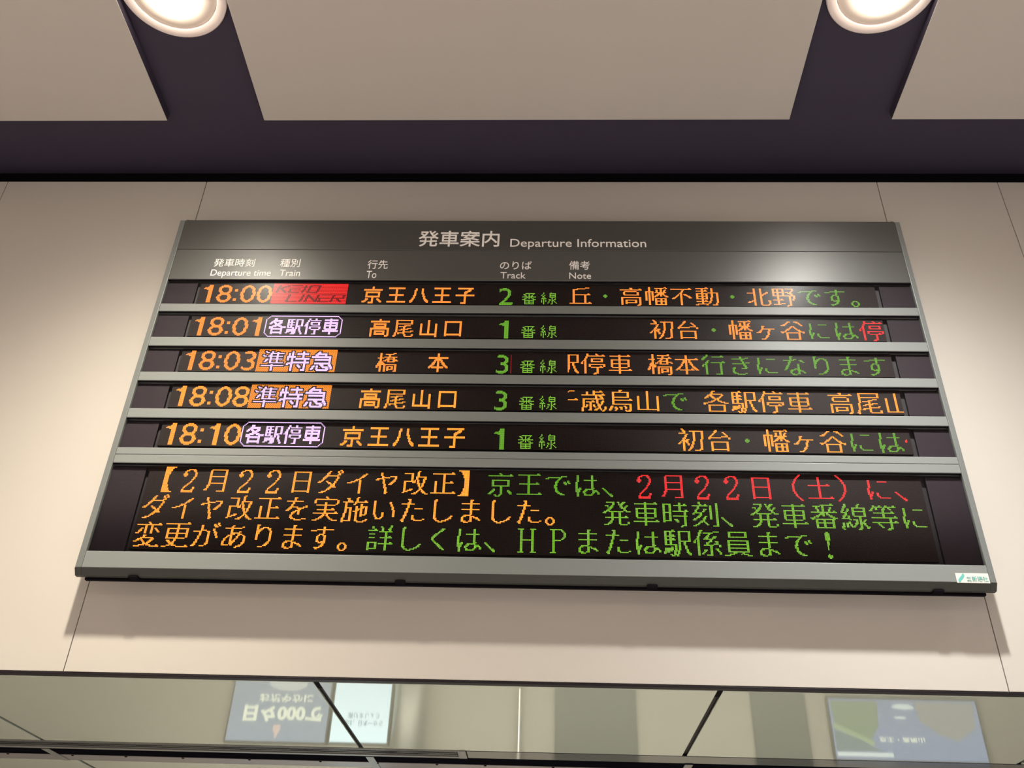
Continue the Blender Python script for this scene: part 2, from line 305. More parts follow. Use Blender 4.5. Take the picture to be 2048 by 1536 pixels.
  (24, 0, 0, 0, 896, 1792, 3584, 6144, 28672, 57344, 114688, 229376, 196608, 196608, 98304, 49152, 28672, 14336, 7168, 3584, 1792, 384, 0, 0, 0),
  (24, 0, 0, 0, 0, 0, 0, 0, 57344, 49152, 49152, 65520, 99072, 197376, 460288, 1967616, 1536, 1536, 3072, 7168, 6144, 12288, 122880, 0, 0),
  (24, 0, 0, 16128, 58240, 98688, 98496, 245952, 245952, 98496, 384, 384, 768, 512, 1536, 3072, 6144, 12288, 24576, 49344, 32960, 98688, 130944, 130944, 0),
  (24, 0, 0, 1016800, 196992, 196992, 196992, 196992, 196992, 196992, 196992, 196992, 262016, 196992, 196992, 196992, 196992, 196992, 196992, 196992, 196992, 196992, 1016800, 0, 0),
  (24, 0, 0, 261888, 49536, 49344, 49248, 49248, 49248, 49248, 49344, 49536, 65024, 49152, 49152, 49152, 49152, 49152, 49152, 49152, 49152, 49152, 253952, 0, 0),
  (24, 1022, 1016, 1008, 1008, 992, 992, 992, 960, 960, 960, 960, 960, 960, 960, 960, 960, 992, 992, 992, 1008, 1008, 1016, 1022, 0),
  (24, 8372224, 2080768, 1032192, 1032192, 507904, 507904, 507904, 245760, 245760, 245760, 245760, 245760, 245760, 245760, 245760, 245760, 507904, 507904, 507904, 1032192, 1032192, 2080768, 8372224, 0),
  (24, 12, 24, 48, 96, 192, 192, 384, 384, 768, 768, 768, 768, 768, 768, 768, 384, 384, 192, 192, 96, 48, 24, 12, 0),
  (24, 3145728, 1572864, 786432, 393216, 196608, 196608, 98304, 98304, 49152, 49152, 49152, 49152, 49152, 49152, 49152, 98304, 98304, 196608, 196608, 393216, 786432, 1572864, 3145728, 0),
  (24, 0, 6144, 15360, 15360, 15360, 15360, 15360, 15360, 6144, 6144, 6144, 6144, 4096, 4096, 4096, 4096, 0, 0, 0, 4096, 15360, 15360, 6144, 0),
  (24, 0, 0, 0, 0, 0, 0, 0, 0, 0, 0, 6144, 15360, 15360, 6144, 0, 0, 0, 0, 0, 0, 0, 0, 0, 0),
  (24, 0, 0, 0, 0, 0, 0, 0, 0, 0, 0, 0, 0, 0, 0, 6291456, 3145728, 1572864, 786432, 393216, 229376, 114688, 49152, 0, 0),
  (24, 0, 0, 0, 0, 0, 0, 0, 0, 0, 0, 0, 0, 0, 0, 0, 0, 983040, 1671168, 3194880, 3194880, 3194880, 1671168, 983040, 0),
]
DESTINATION_ROWS = [
  (22, 0, 3072, 3072, 3072, 1048572, 1048572, 0, 262128, 262128, 196656, 196656, 196656, 262128, 262128, 3072, 232544, 232560, 461880, 1969180, 1866764, 31744, 0),
  (22, 0, 0, 524280, 524280, 3072, 3072, 3072, 3072, 3072, 3072, 262128, 262128, 3072, 3072, 3072, 3072, 3072, 3072, 1048572, 1048572, 0, 0),
  (22, 0, 0, 0, 24960, 24960, 57728, 49536, 49536, 49536, 49600, 49344, 114880, 98528, 98400, 229472, 196720, 458808, 917564, 917532, 786444, 0, 0),
  (22, 0, 0, 262136, 262136, 224, 480, 1984, 3840, 3584, 3072, 1048572, 1048572, 3072, 3072, 3072, 3072, 3072, 3072, 3072, 31744, 31744, 0),
  (22, 0, 3072, 3072, 1048572, 1048572, 0, 131040, 131040, 98400, 131040, 131040, 1048572, 1048572, 786444, 851916, 851916, 835788, 851916, 851916, 786492, 786488, 0),
  (22, 0, 0, 524280, 393240, 393240, 393240, 524280, 393216, 395232, 458240, 396288, 396528, 409472, 453632, 396316, 397296, 916480, 887808, 787980, 1836556, 1573880, 0),
  (22, 0, 0, 3072, 3072, 3072, 3072, 396312, 396312, 396312, 396312, 396312, 396312, 396312, 396312, 396312, 396312, 396312, 524280, 524280, 24, 24, 0),
  (22, 0, 0, 0, 524280, 524280, 393240, 393240, 393240, 393240, 393240, 393240, 393240, 393240, 393240, 393240, 393240, 393240, 524280, 524280, 393240, 0, 0),
  (22, 0, 196664, 204768, 197376, 197376, 212988, 1033776, 200688, 204348, 226878, 493552, 507904, 1040384, 1048572, 2043916, 1783788, 1783404, 210540, 210924, 210444, 208924, 0),
  (22, 0, 3072, 3072, 3072, 3072, 1048572, 1048572, 16128, 32640, 28032, 60864, 117984, 117984, 232560, 461880, 1048540, 917452, 3072, 3072, 3072, 3072, 0),
]
SUFFIX_ROWS = [
  (15, 0, 2044, 6280, 3216, 1200, 16382, 672, 3224, 14350, 4088, 2184, 4088, 2184, 4088, 0),
  (15, 4128, 4222, 8258, 18558, 12354, 4222, 10256, 31762, 4310, 21592, 21652, 20626, 4369, 4144, 0),
]
LOCAL_ROWS = [
  (17, 0, 3584, 3584, 8176, 16368, 31856, 61168, 51168, 1984, 8176, 65151, 61471, 65528, 16376, 12312, 12312, 16376, 16376, 12312, 0),
  (17, 0, 0, 65278, 55494, 55494, 65222, 55494, 55494, 65222, 55550, 55536, 65240, 1752, 65432, 65432, 65420, 59276, 100230, 3846, 0),
  (17, 0, 6240, 6240, 14334, 12288, 26620, 26124, 58892, 58364, 122880, 28670, 27654, 27654, 25596, 24672, 24672, 24672, 24672, 25056, 0),
  (17, 0, 768, 32764, 32764, 768, 32764, 32764, 25356, 32764, 32764, 25356, 25356, 32764, 16376, 65534, 65534, 768, 768, 768, 0),
]
SEMI_ROWS = [
  (23, 0, 798720, 471424, 32764, 24960, 3203456, 1966072, 24960, 24960, 229368, 483712, 418176, 811392, 32764, 0, 6144, 4194302, 6144, 6144, 6144, 6144, 6144, 0),
  (23, 0, 196800, 196800, 1777660, 1777660, 1769664, 4178112, 4178112, 3358718, 3358718, 3342384, 196656, 262142, 2097150, 4128816, 3345456, 200240, 198448, 197424, 196656, 196848, 196848, 0),
  (23, 0, 49152, 114688, 261888, 524032, 459520, 4194288, 4194288, 48, 524272, 524272, 48, 48, 524272, 524272, 15416, 891960, 1937372, 1673196, 3768556, 3276768, 65472, 0),
]
CLOCK_ROWS = [
  (15, 448, 2032, 4088, 7740, 15390, 14350, 14350, 14350, 30735, 28679, 28679, 28679, 30735, 14350, 14350, 14350, 15390, 7740, 4088, 2032, 448),
  (15, 120, 120, 248, 2040, 4088, 504, 120, 120, 120, 120, 120, 120, 120, 120, 120, 120, 120, 120, 120, 120, 120),
  (15, 992, 4088, 8188, 15390, 14350, 14350, 14350, 15374, 7708, 4092, 4088, 8188, 15390, 14350, 28687, 30735, 14350, 15390, 8188, 4088, 992),
  (15, 1984, 8176, 8184, 60, 60, 28, 28, 60, 120, 1008, 1008, 504, 60, 28, 28, 28, 28, 12348, 16376, 8176, 1984),
]
TRACK_ROWS = [
  (14, 120, 120, 248, 2040, 4088, 504, 120, 120, 120, 120, 120, 120, 120, 120, 120, 120, 120, 120, 120, 120),
  (14, 960, 8176, 8184, 6204, 4124, 28, 28, 28, 28, 56, 56, 112, 224, 224, 448, 896, 1792, 4095, 8191, 8190),
  (14, 1984, 4080, 4088, 60, 28, 28, 28, 60, 504, 496, 504, 60, 28, 28, 28, 28, 4156, 8184, 8176, 1984),
]
GLYPHS = {}
for prefix, order, table in (('N', NOTE_ORDER, NOTE_ROWS), ('G', '京王八子高尾山口橋本', DESTINATION_ROWS), ('B', '番線', SUFFIX_ROWS),
                             ('T', '各駅停車', LOCAL_ROWS), ('U', '準特急', SEMI_ROWS), ('D', '0183', CLOCK_ROWS), ('K', '123', TRACK_ROWS)):
    for ch, nums in zip(order, table): GLYPHS[prefix + ch] = (nums[0], list(nums[1:]))
def glyph_cells(key):
    w, rows = GLYPHS[key]
    return {(c, r) for r, v in enumerate(rows) for c in range(w) if v >> (w - 1 - c) & 1}

DX = 0.004418
X0 = 0.167
LED_Y = 0.0150
def dots_object(name, cells, z0, dz, mkeys, parent, label, fill=0.80, clip=(0, 648), rows=(0, 999)):
    """cells: {(col,row): material index}. each lit dot is a little square dome"""
    verts, faces, mi = [], [], []
    org = wloc(parent)
    for (c, r), k in sorted(cells.items()):
        if not (clip[0] <= c < clip[1] and rows[0] <= r < rows[1]): continue
        cx, cz = X0 + (c + 0.5) * DX - org.x, z0 - (r + 0.5) * dz + OZ - org.z
        hx, hz = DX * fill / 2, dz * fill / 2
        y = LED_Y - org.y - 0.0002; n = len(verts)
        verts += [(cx - hx, y, cz - hz), (cx + hx, y, cz - hz), (cx + hx, y, cz + hz), (cx - hx, y, cz + hz), (cx, y - 0.0011, cz)]
        faces += [(n, n + 1, n + 4), (n + 1, n + 2, n + 4), (n + 2, n + 3, n + 4), (n + 3, n, n + 4)]
        mi += [k] * 4
    me = bpy.data.meshes.new(name); me.from_pydata(verts, [], faces)
    for k in mkeys: me.materials.append(M[k])
    me.polygons.foreach_set('material_index', mi); me.update()
    o = bpy.data.objects.new(name, me); COL.objects.link(o); o.parent = parent
    o['kind'] = 'stuff'; o['label'] = label
    return o
def lay(items):
    """items: (glyph key, col, row, material index) -> cells"""
    out = {}
    for key, c0, r0, k in items:
        for (c, r) in glyph_cells(key): out[(c + c0, r + r0)] = k
    return out

# ------------------------------------------------------------------ the setting
ZC = 0.4162; ZD = 0.467; ZS = -2.0203; YW = 0.090
# wall
wall = empty('wall_back', (1.6, YW, -2.0), kind='structure')
xs = [-3.2, -0.9524, 0.0215, 3.1888, 3.7406, 6.4]
for a, b in zip(xs, xs[1:]):
    put('wall_panel', B(a + 0.0016, b - 0.0016, YW, YW + 0.018, ZS + 0.012, 0.337, bev=0.0008, seg=1), M['wall'], wall)
put('wall_backing', B(-3.2, 6.4, YW + 0.02, YW + 0.10, ZS + 0.002, 0.330), M['black'], wall)
put('trim_1', B(-3.2, 6.4, YW - 0.004, YW + 0.022, ZS + 0.001, ZS + 0.0080, bev=0.001, seg=1), M['trim_dark'], None, kind='structure')

# ceiling
ceil = empty('ceiling', (1.6, -3, ZD), kind='structure')
put('dark_ceiling_board', B(-4.6, 7.8, -8.5, 0.160, ZD, ZD + 0.03), M['ceil_dark'], ceil, label='dark purple recessed ceiling board')
put('recess_back', B(-4.6, 7.8, 0.192, 0.21, 0.20, 0.62), M['black'], ceil)
cols = [(-4.6, -2.915), (-2.465, -0.087), (0.3614, 2.7310), (3.1806, 5.565), (6.015, 7.8)]
for (a, b) in cols:
    y = -0.2136
    while y > -8.4:
        pb = B(a, b, y - 2.6, y, ZC, ZD - 0.0005, bev=0.0012, seg=1)
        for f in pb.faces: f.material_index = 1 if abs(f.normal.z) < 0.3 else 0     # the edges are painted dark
        put('ceiling_panel', pb, [M['ceil'], M['ceil_dark']], ceil)
        y -= 2.606

# floor
put('floor', B(-6, 9, -9, 3.4, -4.50, -4.43), M['floor'], None, kind='structure')

# the soffit beyond the wall's lower edge: back-painted glass panels, slot, trims
soff = empty('trim_2', (1.6, 1.0, ZS), kind='structure')
sx = [-3.229, -1.859, -0.4894, 0.8896, 2.2504, 3.62, 4.99, 6.4]
for a, b in zip(sx, sx[1:]):
    put('glass_soffit_panel', B(a + 0.0095, b - 0.0095, 0.1138, 1.0711, ZS, ZS + 0.008, bev=0.001, seg=1), M['glass'], soff)
for a, b in zip(sx, sx[1:]):
    put('glass_soffit_panel', B(a + 0.0095, b - 0.0095, 1.4484, 3.26, ZS, ZS + 0.008, bev=0.001, seg=1), M['glass'], soff)
put('joint_backing', B(-3.4, 6.4, 0.1135, 3.26, ZS + 0.0105, ZS + 0.03), M['trim_dark'], soff, label='dark joints between the glass panels')
put('light_trim_strip', B(-3.4, 6.4, 1.3333, 1.4415, ZS - 0.003, ZS + 0.006, bev=0.001, seg=1), M['trim_light'], soff)
put('dark_strip', B(-3.4, 6.4, 1.2076, 1.3294, ZS - 0.002, ZS + 0.006, bev=0.001, seg=1), M['slot_dark'], soff)
put('glossy_dark_strip', B(1.335, 6.4, 1.076, 1.2052, ZS - 0.001, ZS + 0.006, bev=0.001, seg=1), M['gloss_dark'], soff)
for x in (-0.56, 0.885, 2.27):
    put('joint_cover', B(x, x + 0.035, 1.215, 1.4415, ZS - 0.0055, ZS - 0.0032, bev=0.0008, seg=1), M['alu'], soff)
import random
random.seed(4)
for i in range(14):
    x = -1.0 + i * 0.27 + random.uniform(-.05, .05)
    put('screw', lathe([(0, ZS - 0.0062), (0.005, ZS - 0.0058), (0.007, ZS - 0.0031)], x, 1.338, 10), M['black'], soff)

# linear air slot in the soffit, ends short of the middle
slot = empty('air_slot', (0.0, 1.13, ZS), 'long black linear air slot with thin aluminium frame in the glass soffit below the board', 'air vent')
bm = bmesh.new()
box(bm, -3.3, 1.319, 1.1803, 1.2037, ZS - 0.004, ZS + 0.004, 0.001, 1); box(bm, -3.3, 1.319, 1.0741, 1.0799, ZS - 0.003, ZS + 0.004, 0.0008, 1)
put('slot_frame', bm, M['alu'], slot)
put('slot_end', B(1.297, 1.332, 1.0745, 1.2037, ZS - 0.0045, ZS + 0.004, 0.001, 1), M['alu'], slot)
for k in range(3):
    y = 1.098 + k * 0.026
    put('slat', B(-3.3, 1.294, y, y + 0.010, ZS - 0.001, ZS + 0.004, 0.0008, 1), M['gloss_dark'], slot)

# passage below the soffit: seen only mirrored in the glass
pw = empty('wall_passage', (1.6, 3.3, -4.43), kind='structure')
put('passage_wall_board', B(-4.5, 8, 3.3, 3.4, -4.43, ZS + 0.02), M['passage'], pw)
put('grey_panel', B(1.731, 2.264, 3.27, 3.299, -4.2, -2.42, 0.004, 1), M['passage_dk'], pw)
put('column', lathe([(0, -4.43), (0.105, -4.43), (0.105, ZS + 0.0), (0, ZS)], 0.785, 3.17, 40), M['steel'], pw, smooth=True)
put('door_frame_post', B(1.485, 1.51, 3.26, 3.299, -4.43, ZS - 0.02, 0.002, 1), M['steel'], pw)
put('glint_strip', B(1.492, 1.498, 3.255, 3.259, -2.9, ZS - 0.03), mat('painted_edge_glint', (0.8, 0.8, 0.7), 0.4, emis=(1.0, 0.92, 0.72), estr=2.5), pw)  # emissive strip painting the highlight on the post's metal edge, no lamp
put('corner_board', B(3.02, 3.37, 3.27, 3.299, -4.43, ZS - 0.05, 0.004, 1), M['passage_dk'], pw)

def poster(x0, x1, z0, z1, face, label, estr=2.0, border=0.012):
    t = empty('backlit_poster', ((x0 + x1) / 2, 3.29, z0), label, 'poster')
    bm = B(x0 - border, x1 + border, 3.262, 3.299, z0 - border, z1 + border, 0.002, 1)
    put('poster_frame', bm, M['alu'], t)
    f = mat('poster_face', (0.1, 0.1, 0.1), 0.4, emis=face, estr=estr)
    put('poster_sheet', B(x0, x1, 3.258, 3.2615, z0, z1), f, t)
    return t
def pmat(name, c, s): return mat(name, (0.1, 0.1, 0.1), 0.5, emis=c, estr=s)
def flat(pts, y, m, parent, name='print', th=0.0006):
    bm = bmesh.new()
    a = [bm.verts.new((x, y, z)) for x, z in pts]; b = [bm.verts.new((x, y + th, z)) for x, z in pts]
    n = len(pts); bm.faces.new(a); bm.faces.new(b[::-1])
    for i in range(n): bm.faces.new((a[i], a[(i + 1) % n], b[(i + 1) % n], b[i]))
    bmesh.ops.recalc_face_normals(bm, faces=bm.faces)
    return put(name, bm, m, parent)
def blob(cx, cz, rx, rz, n=18, w=0.0, ph=0.0):
    return [(cx + rx * (1 + w * math.sin(3 * t + ph)) * math.cos(t), cz + rz * (1 + w * math.sin(2 * t + ph)) * math.sin(t)) for t in [2 * math.pi * i / n for i in range(n)]]
# bluish poster with brush lettering and a bottle
p = poster(-0.421, 0.232, -3.40, -2.527, (0.26, 0.32, 0.38), 'blue-grey backlit poster with brush lettering mirrored in the glass soffit', 1.7)
cream = pmat('cream_print', (0.62, 0.66, 0.50), 2.3)
text_mesh('日々000で', -0.33, 0.20, -2.755, -2.650, 3.2575, off=0.045, name='brush_lettering', m=cream, parent=p)
text_mesh('おだやかに', -0.24, 0.12, -2.83, -2.775, 3.2575, off=0.03, name='small_brush_lettering', m=cream, parent=p)
flat(blob(-0.06, -2.91, 0.13, 0.06, w=0.06), 3.2574, pmat('pale_print', (0.42, 0.46, 0.42), 2.2), p, 'print_shape')
flat([(-0.12, -2.63), (-0.07, -2.63), (-0.072, -2.59), (-0.085, -2.575), (-0.087, -2.55), (-0.103, -2.55), (-0.105, -2.575), (-0.118, -2.59)], 3.2574, pmat('bottle_print', (0.55, 0.42, 0.36), 2.0), p, 'bottle_print')
# white poster
p = poster(0.264, 0.638, -3.36, -2.532, (0.60, 0.76, 0.76), 'white backlit poster with two grey text lines mirrored in the glass soffit', 2.4)
grey = pmat('grey_print', (0.22, 0.32, 0.36), 1.6)
text_mesh('酒は、日本一から', 0.335, 0.60, -2.672, -2.634, 3.2575, off=0.01, name='poster_lettering', m=grey, parent=p)
text_mesh('選びましょう', 0.365, 0.575, -2.718, -2.684, 3.2575, off=0.01, name='poster_lettering', m=grey, parent=p)
# landscape poster
p = poster(3.52, 4.467, -2.88, -2.503, (0.30, 0.38, 0.55), 'landscape backlit poster with green hill and blue sky mirrored in the glass soffit', 1.1)
gm = pmat('green_hill_print', (0.30, 0.42, 0.24), 0.9); gm2 = pmat('pale_green_hill_print', (0.42, 0.56, 0.30), 1.1)
tm = pmat('teal_hill_print', (0.24, 0.34, 0.34), 0.9); wm = pmat('white_cloud_print', (0.70, 0.80, 0.74), 1.5); bm_ = pmat('brown_hill_print', (0.42, 0.42, 0.38), 1.0)
flat([(3.529, -2.866), (3.833, -2.866), (3.814, -2.706), (3.757, -2.626), (3.539, -2.716)], 3.2575, gm, p, 'hill_print')
flat([(3.529, -2.726), (3.776, -2.616), (3.766, -2.581), (3.690, -2.626), (3.529, -2.691)], 3.2572, gm2, p, 'hill_print')
flat([(3.529, -2.686), (3.690, -2.626), (3.766, -2.576), (3.833, -2.556), (3.529, -2.551)], 3.2573, tm, p, 'hill_print')
flat([(4.069, -2.866), (4.448, -2.866), (4.429, -2.706), (4.306, -2.626), (4.192, -2.666), (4.088, -2.746)], 3.2575, bm_, p, 'hill_print')
flat(blob(3.994, -2.836, 0.07, 0.018, w=0.1), 3.2572, wm, p, 'cloud_print'); flat(blob(3.965, -2.766, 0.04, 0.008), 3.2572, wm, p, 'cloud_print')
flat([(3.529, -2.546), (3.880, -2.546), (3.880, -2.521), (3.529, -2.521)], 3.2573, wm, p, 'border_print')
text_mesh('京王・高尾山', 3.807, 4.094, -2.643, -2.612, 3.2565, off=0.01, name='poster_lettering', m=cream, parent=p)

# ------------------------------------------------------------------ recessed downlights
def make_lamp(cx, cy_, ci):
    t = empty('downlight', (cx, cy_, 0.4432))
    zr = 0.4432
    put('trim_ring', lathe([(0.175, zr + 0.0235), (0.175, zr + 0.004), (0.181, zr), (0.210, zr), (0.2155, zr + 0.004), (0.2155, zr + 0.0235)], cx, cy_, 72), M['lamp_ring'], t, smooth=True)
    put('baffle', lathe([(0.173, zr + 0.008), (0.165, zr + 0.003), (0.124, zr - 0.006), (0.116, zr - 0.004), (0.112, zr + 0.012)], cx, cy_, 72), M['lamp_baffle'], t, smooth=True)
    lm = mat('warm_lens_glow', (0.9, 0.85, 0.8), 0.4, emis=LAMP_COLOURS[ci], estr=LENS_E)
    put('lens', lathe([(0.112, zr - 0.004), (0.108, zr - 0.014), (0.09, zr - 0.026), (0.06, zr - 0.035), (0.03, zr - 0.039), (0.0, zr - 0.040)], cx, cy_, 48), lm, t, smooth=True)
    return t
lamps = []
places = {(1, 0): 'round ceiling downlight with cream ring above the left end of the board', (2, 0): 'round ceiling downlight with cream ring above the right end of the board'}
for i, x in enumerate(LAMP_X):
    for j, y in enumerate(LAMP_Y):
        if not lamps: root = proto = make_lamp(x, y, i)
        else:
            root = proto.copy(); COL.objects.link(root); root.location = (x, y, 0.4432 + OZ)
            for ch in proto.children:
                c = ch.copy(); COL.objects.link(c); c.parent = root
        lamps.append(root)
        root['category'] = 'ceiling light'; root['group'] = 'ceiling downlights in the dark grooves'
        root['label'] = places.get((i, j), 'round ceiling downlight in a dark groove, outside the picture')
        sp_ = bpy.data.lights.new('downlight_beam', 'SPOT'); sp_.energy = SPOT_W; sp_.color = LAMP_COLOURS[i]
        sp_.spot_size = math.radians(SPOT_ANGLE); sp_.spot_blend = SPOT_BLEND; sp_.shadow_soft_size = SPOT_R
        sp_.use_nodes = True; lt = sp_.node_tree; em = lt.nodes['Emission']
        ge = lt.nodes.new('ShaderNodeNewGeometry'); se = lt.nodes.new('ShaderNodeSeparateXYZ')
        ab = lt.nodes.new('ShaderNodeMath'); ab.operation = 'ABSOLUTE'
        pw_ = lt.nodes.new('ShaderNodeMath'); pw_.operation = 'POWER'; pw_.inputs[1].default_value = BEAM_POWER
        lt.links.new(ge.outputs['Incoming'], se.inputs[0]); lt.links.new(se.outputs[2], ab.inputs[0])
        lt.links.new(ab.outputs[0], pw_.inputs[0]); lt.links.new(pw_.outputs[0], em.inputs['Strength'])
        so = bpy.data.objects.new('downlight_beam', sp_); so.location = (x, y, 0.385 + OZ); COL.objects.link(so)

# ------------------------------------------------------------------ departure board
XL, XR, WL, WR = 0.0, 3.2, 0.0235, 3.1786
board = empty('departure_board', (1.6, 0.0, -1.69),
              'large grey wall-mounted departure board with five train rows and a three-line message display', 'information board')
put('housing', B(0.045, 3.155, 0.036, YW - 0.001, -1.60, -0.035, 0.004, 1), M['housing'], board)
# side stiles with a chamfered outer corner
for s in (0, 1):
    x0, x1 = (XL, WL - 0.0006) if s == 0 else (WR + 0.0006, XR)
    bm = B(x0, x1, 0.0, 0.034, -1.668, -0.0, 0.0022, 2)
    put('side_frame', bm, M['frame_side'], board)
    # bevelled end cap below
    e0, e1 = (x0, x1)
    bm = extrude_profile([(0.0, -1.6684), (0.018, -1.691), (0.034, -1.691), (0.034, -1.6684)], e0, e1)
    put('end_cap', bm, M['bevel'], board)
# title plate and column header plate
put('title_plate', B(WL, WR, 0.0, 0.03, -0.1732, 0.0, 0.0015, 1), M['header'], board)
put('top_lip', B(0.03, 3.17, 0.004, 0.04, -0.0001, 0.0055, 0.001, 1), M['housing'], board)
M['header2'] = mat('grey_satin_column_header', (0.080, 0.080, 0.076), 0.42, metal=0.1, spec=0.5, bump=0.03, bscale=900)
put('column_header_plate', B(WL, WR, 0.0, 0.03, -0.3442, -0.1750, 0.0015, 1), M['header2'], board)
bars = [(-0.5186, -0.4780), (-0.6985, -0.6535), (-0.8704, -0.8280), (-1.0446, -1.0020), (-1.2088, -1.1785), (-1.2458, -1.2100), ]
for a, b in bars:
    put('rail', B(WL, WR, 0.0, 0.03, a, b, 0.0022, 2), M['frame'], board)
put('bottom_rail', B(WL, WR, 0.0, 0.034, -1.668, -1.6041, 0.0022, 2), M['frame'], board)
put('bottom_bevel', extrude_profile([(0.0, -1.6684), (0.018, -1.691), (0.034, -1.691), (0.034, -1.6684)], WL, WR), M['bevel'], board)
put('underside_lip', B(0.03, 3.17, 0.0345, 0.05, -1.699, -1.60), M['black'], board, label='black underside lip')
for x in (0.2113, 1.1577, 2.0325, 3.0039):
    put('latch', B(x - 0.018, x + 0.018, 0.010, 0.034, -1.6985, -1.6913, 0.0015, 1), M['black'], board)
for x in (0.028, 3.172):
    put('hinge_pin', lathe([(0, 0.011), (0.010, 0.011), (0.012, 0.008), (0.012, 0.0), (0, 0.0)], x, 0.018, 20), M['frame_side'], board)

tp = [c for c in board.children if c.name.startswith('title_plate')][0]
hp = [c for c in board.children if c.name.startswith('column_header_plate')][0]

def latin(s, x0, x1, z0, z1, parent):
    text_mesh(s, x0, x1, z0, z1, -0.0002, off=0.002, parent=parent, cap=LATIN_CAP)
def kanji(s, x0, x1, z0, z1, parent, off=0.004):
    text_mesh(s, x0, x1, z0, z1, -0.0002, off=off, parent=parent)
LATIN_CAP = 0.69
kanji('発車案内', 1.0893, 1.4468, -0.1534, -0.0598, tp, 0.010)
latin('Departure Information', 1.4951, 2.0868, -0.1518, -0.1071, tp)
kanji('発車時刻', 0.2054, 0.3856, -0.2739, -0.2283, hp); latin('Departure time', 0.2031, 0.4662, -0.3249, -0.2899, hp)
kanji('種別', 0.4974, 0.5849, -0.2751, -0.2288, hp); latin('Train', 0.5045, 0.5936, -0.3256, -0.2898, hp)
kanji('行先', 0.8805, 0.9692, -0.2826, -0.2325, hp); latin('To', 0.8819, 0.9254, -0.3336, -0.2936, hp)
kanji('のりば', 1.4548, 1.5913, -0.2818, -0.2363, hp); latin('Track', 1.4586, 1.5664, -0.3322, -0.2977, hp)
kanji('備考', 1.752, 1.8406, -0.2817, -0.2330, hp); latin('Note', 1.7518, 1.8449, -0.3321, -0.2985, hp)

# maker's sticker on the bottom rail
st = put('maker_sticker', B(3.066, 3.1768, -0.0012, -0.0001, -1.6700, -1.6345, 0.0004, 1), M['sticker'], board, label='small white sticker with teal S emblem and text')
def s_emblem(cx, cz, h, parent):
    pts = []; n = 24
    L, R_ = [], []
    for i in range(n + 1):
        t = i / n
        z = cz + h * (t - 0.5)
        x = cx + h * 0.22 * math.sin((t - 0.5) * 2 * math.pi * 0.62) + h * 0.10 * (t - 0.5)
        w = h * (0.08 + 0.13 * math.sin(math.pi * t))
        L.append((x - w, z)); R_.append((x + w, z))
    flat(L + R_[::-1], -0.0018, M['teal'], parent, 'emblem', 0.0005)
s_emblem(3.0835, -1.652, 0.031, st)
text_mesh('新陽社', 3.118, 3.172, -1.6655, -1.6455, -0.0014, depth=0.0004, off=0.015, parent=st, m=M['teal_pale'])
text_mesh('株式', 3.1005, 3.1155, -1.6555, -1.6475, -0.0014, depth=0.0004, off=0.01, parent=st, m=M['teal_pale'])
text_mesh('会社', 3.1005, 3.1155, -1.6655, -1.6575, -0.0014, depth=0.0004, off=0.01, parent=st, m=M['teal_pale'])

# ---- display windows
OPEN = [(-0.3448, -0.4780), (-0.5186, -0.6535), (-0.6985, -0.8280), (-0.8704, -1.0020), (-1.0446, -1.1785), (-1.2458, -1.6041)]
LEDZ = [(-0.3545, .00458), (-0.5288, .00460), (-0.7030, .00460), (-0.8765, .00460), (-1.0505, .00462), (-1.2528, .00466)]
NROWS = [24, 24, 24, 24, 24, 72]
modules = []
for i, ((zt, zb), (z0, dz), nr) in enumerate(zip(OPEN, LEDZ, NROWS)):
    # dark face behind the cover pane, with the unlit dots laid out by UV (one unit per dot)
    xa, xb = X0 - 0.0, X0 + 648 * DX
    zl = max(z0 - nr * dz, zb + 0.0)
    bm = bmesh.new(); box(bm, xa, xb, LED_Y, LED_Y + 0.010, z0 - nr * dz, z0)
    uv = bm.loops.layers.uv.new('dots')
    for f in bm.faces:
        for l in f.loops: l[uv].uv = ((l.vert.co.x - xa) / DX, (z0 - l.vert.co.z) / dz)
    mod = put('led_module', bm, M['led_face'], board, label='dark dot-matrix display module, ' + (['first', 'second', 'third', 'fourth', 'fifth'][i] + ' train row' if i < 5 else 'three-line message field'))
    modules.append(mod)
    put('bezel', B(WL + 0.0005, WR - 0.0005, LED_Y + 0.0112, LED_Y + 0.016, zb + 0.0006, zt - 0.0006), M['bezel'], board)
    put('blank_panel', B(WL + 0.001, 0.1535, LED_Y - 0.001, LED_Y + 0.010, zb + 0.0006, zt - 0.0115), M['blank'], board)
    put('blank_panel', B(3.048, WR - 0.001, LED_Y - 0.001, LED_Y + 0.010, zb + 0.0006, zt - 0.0115), M['blank'], board)
    put('shade_strip', B(WL + 0.0004, WR - 0.0004, 0.0030, 0.0112, zt - 0.0032, zt + 0.0008), M['black'], board)  # black strip standing in for the shade at the top of the opening
    put('cover_pane', B(WL + 0.0003, WR - 0.0003, 0.0118, 0.0126, zb + 0.0003, zt - 0.0003), M['pane'], board, label='clear cover pane')
CLIP = [648, 648, 648, 648, 645]

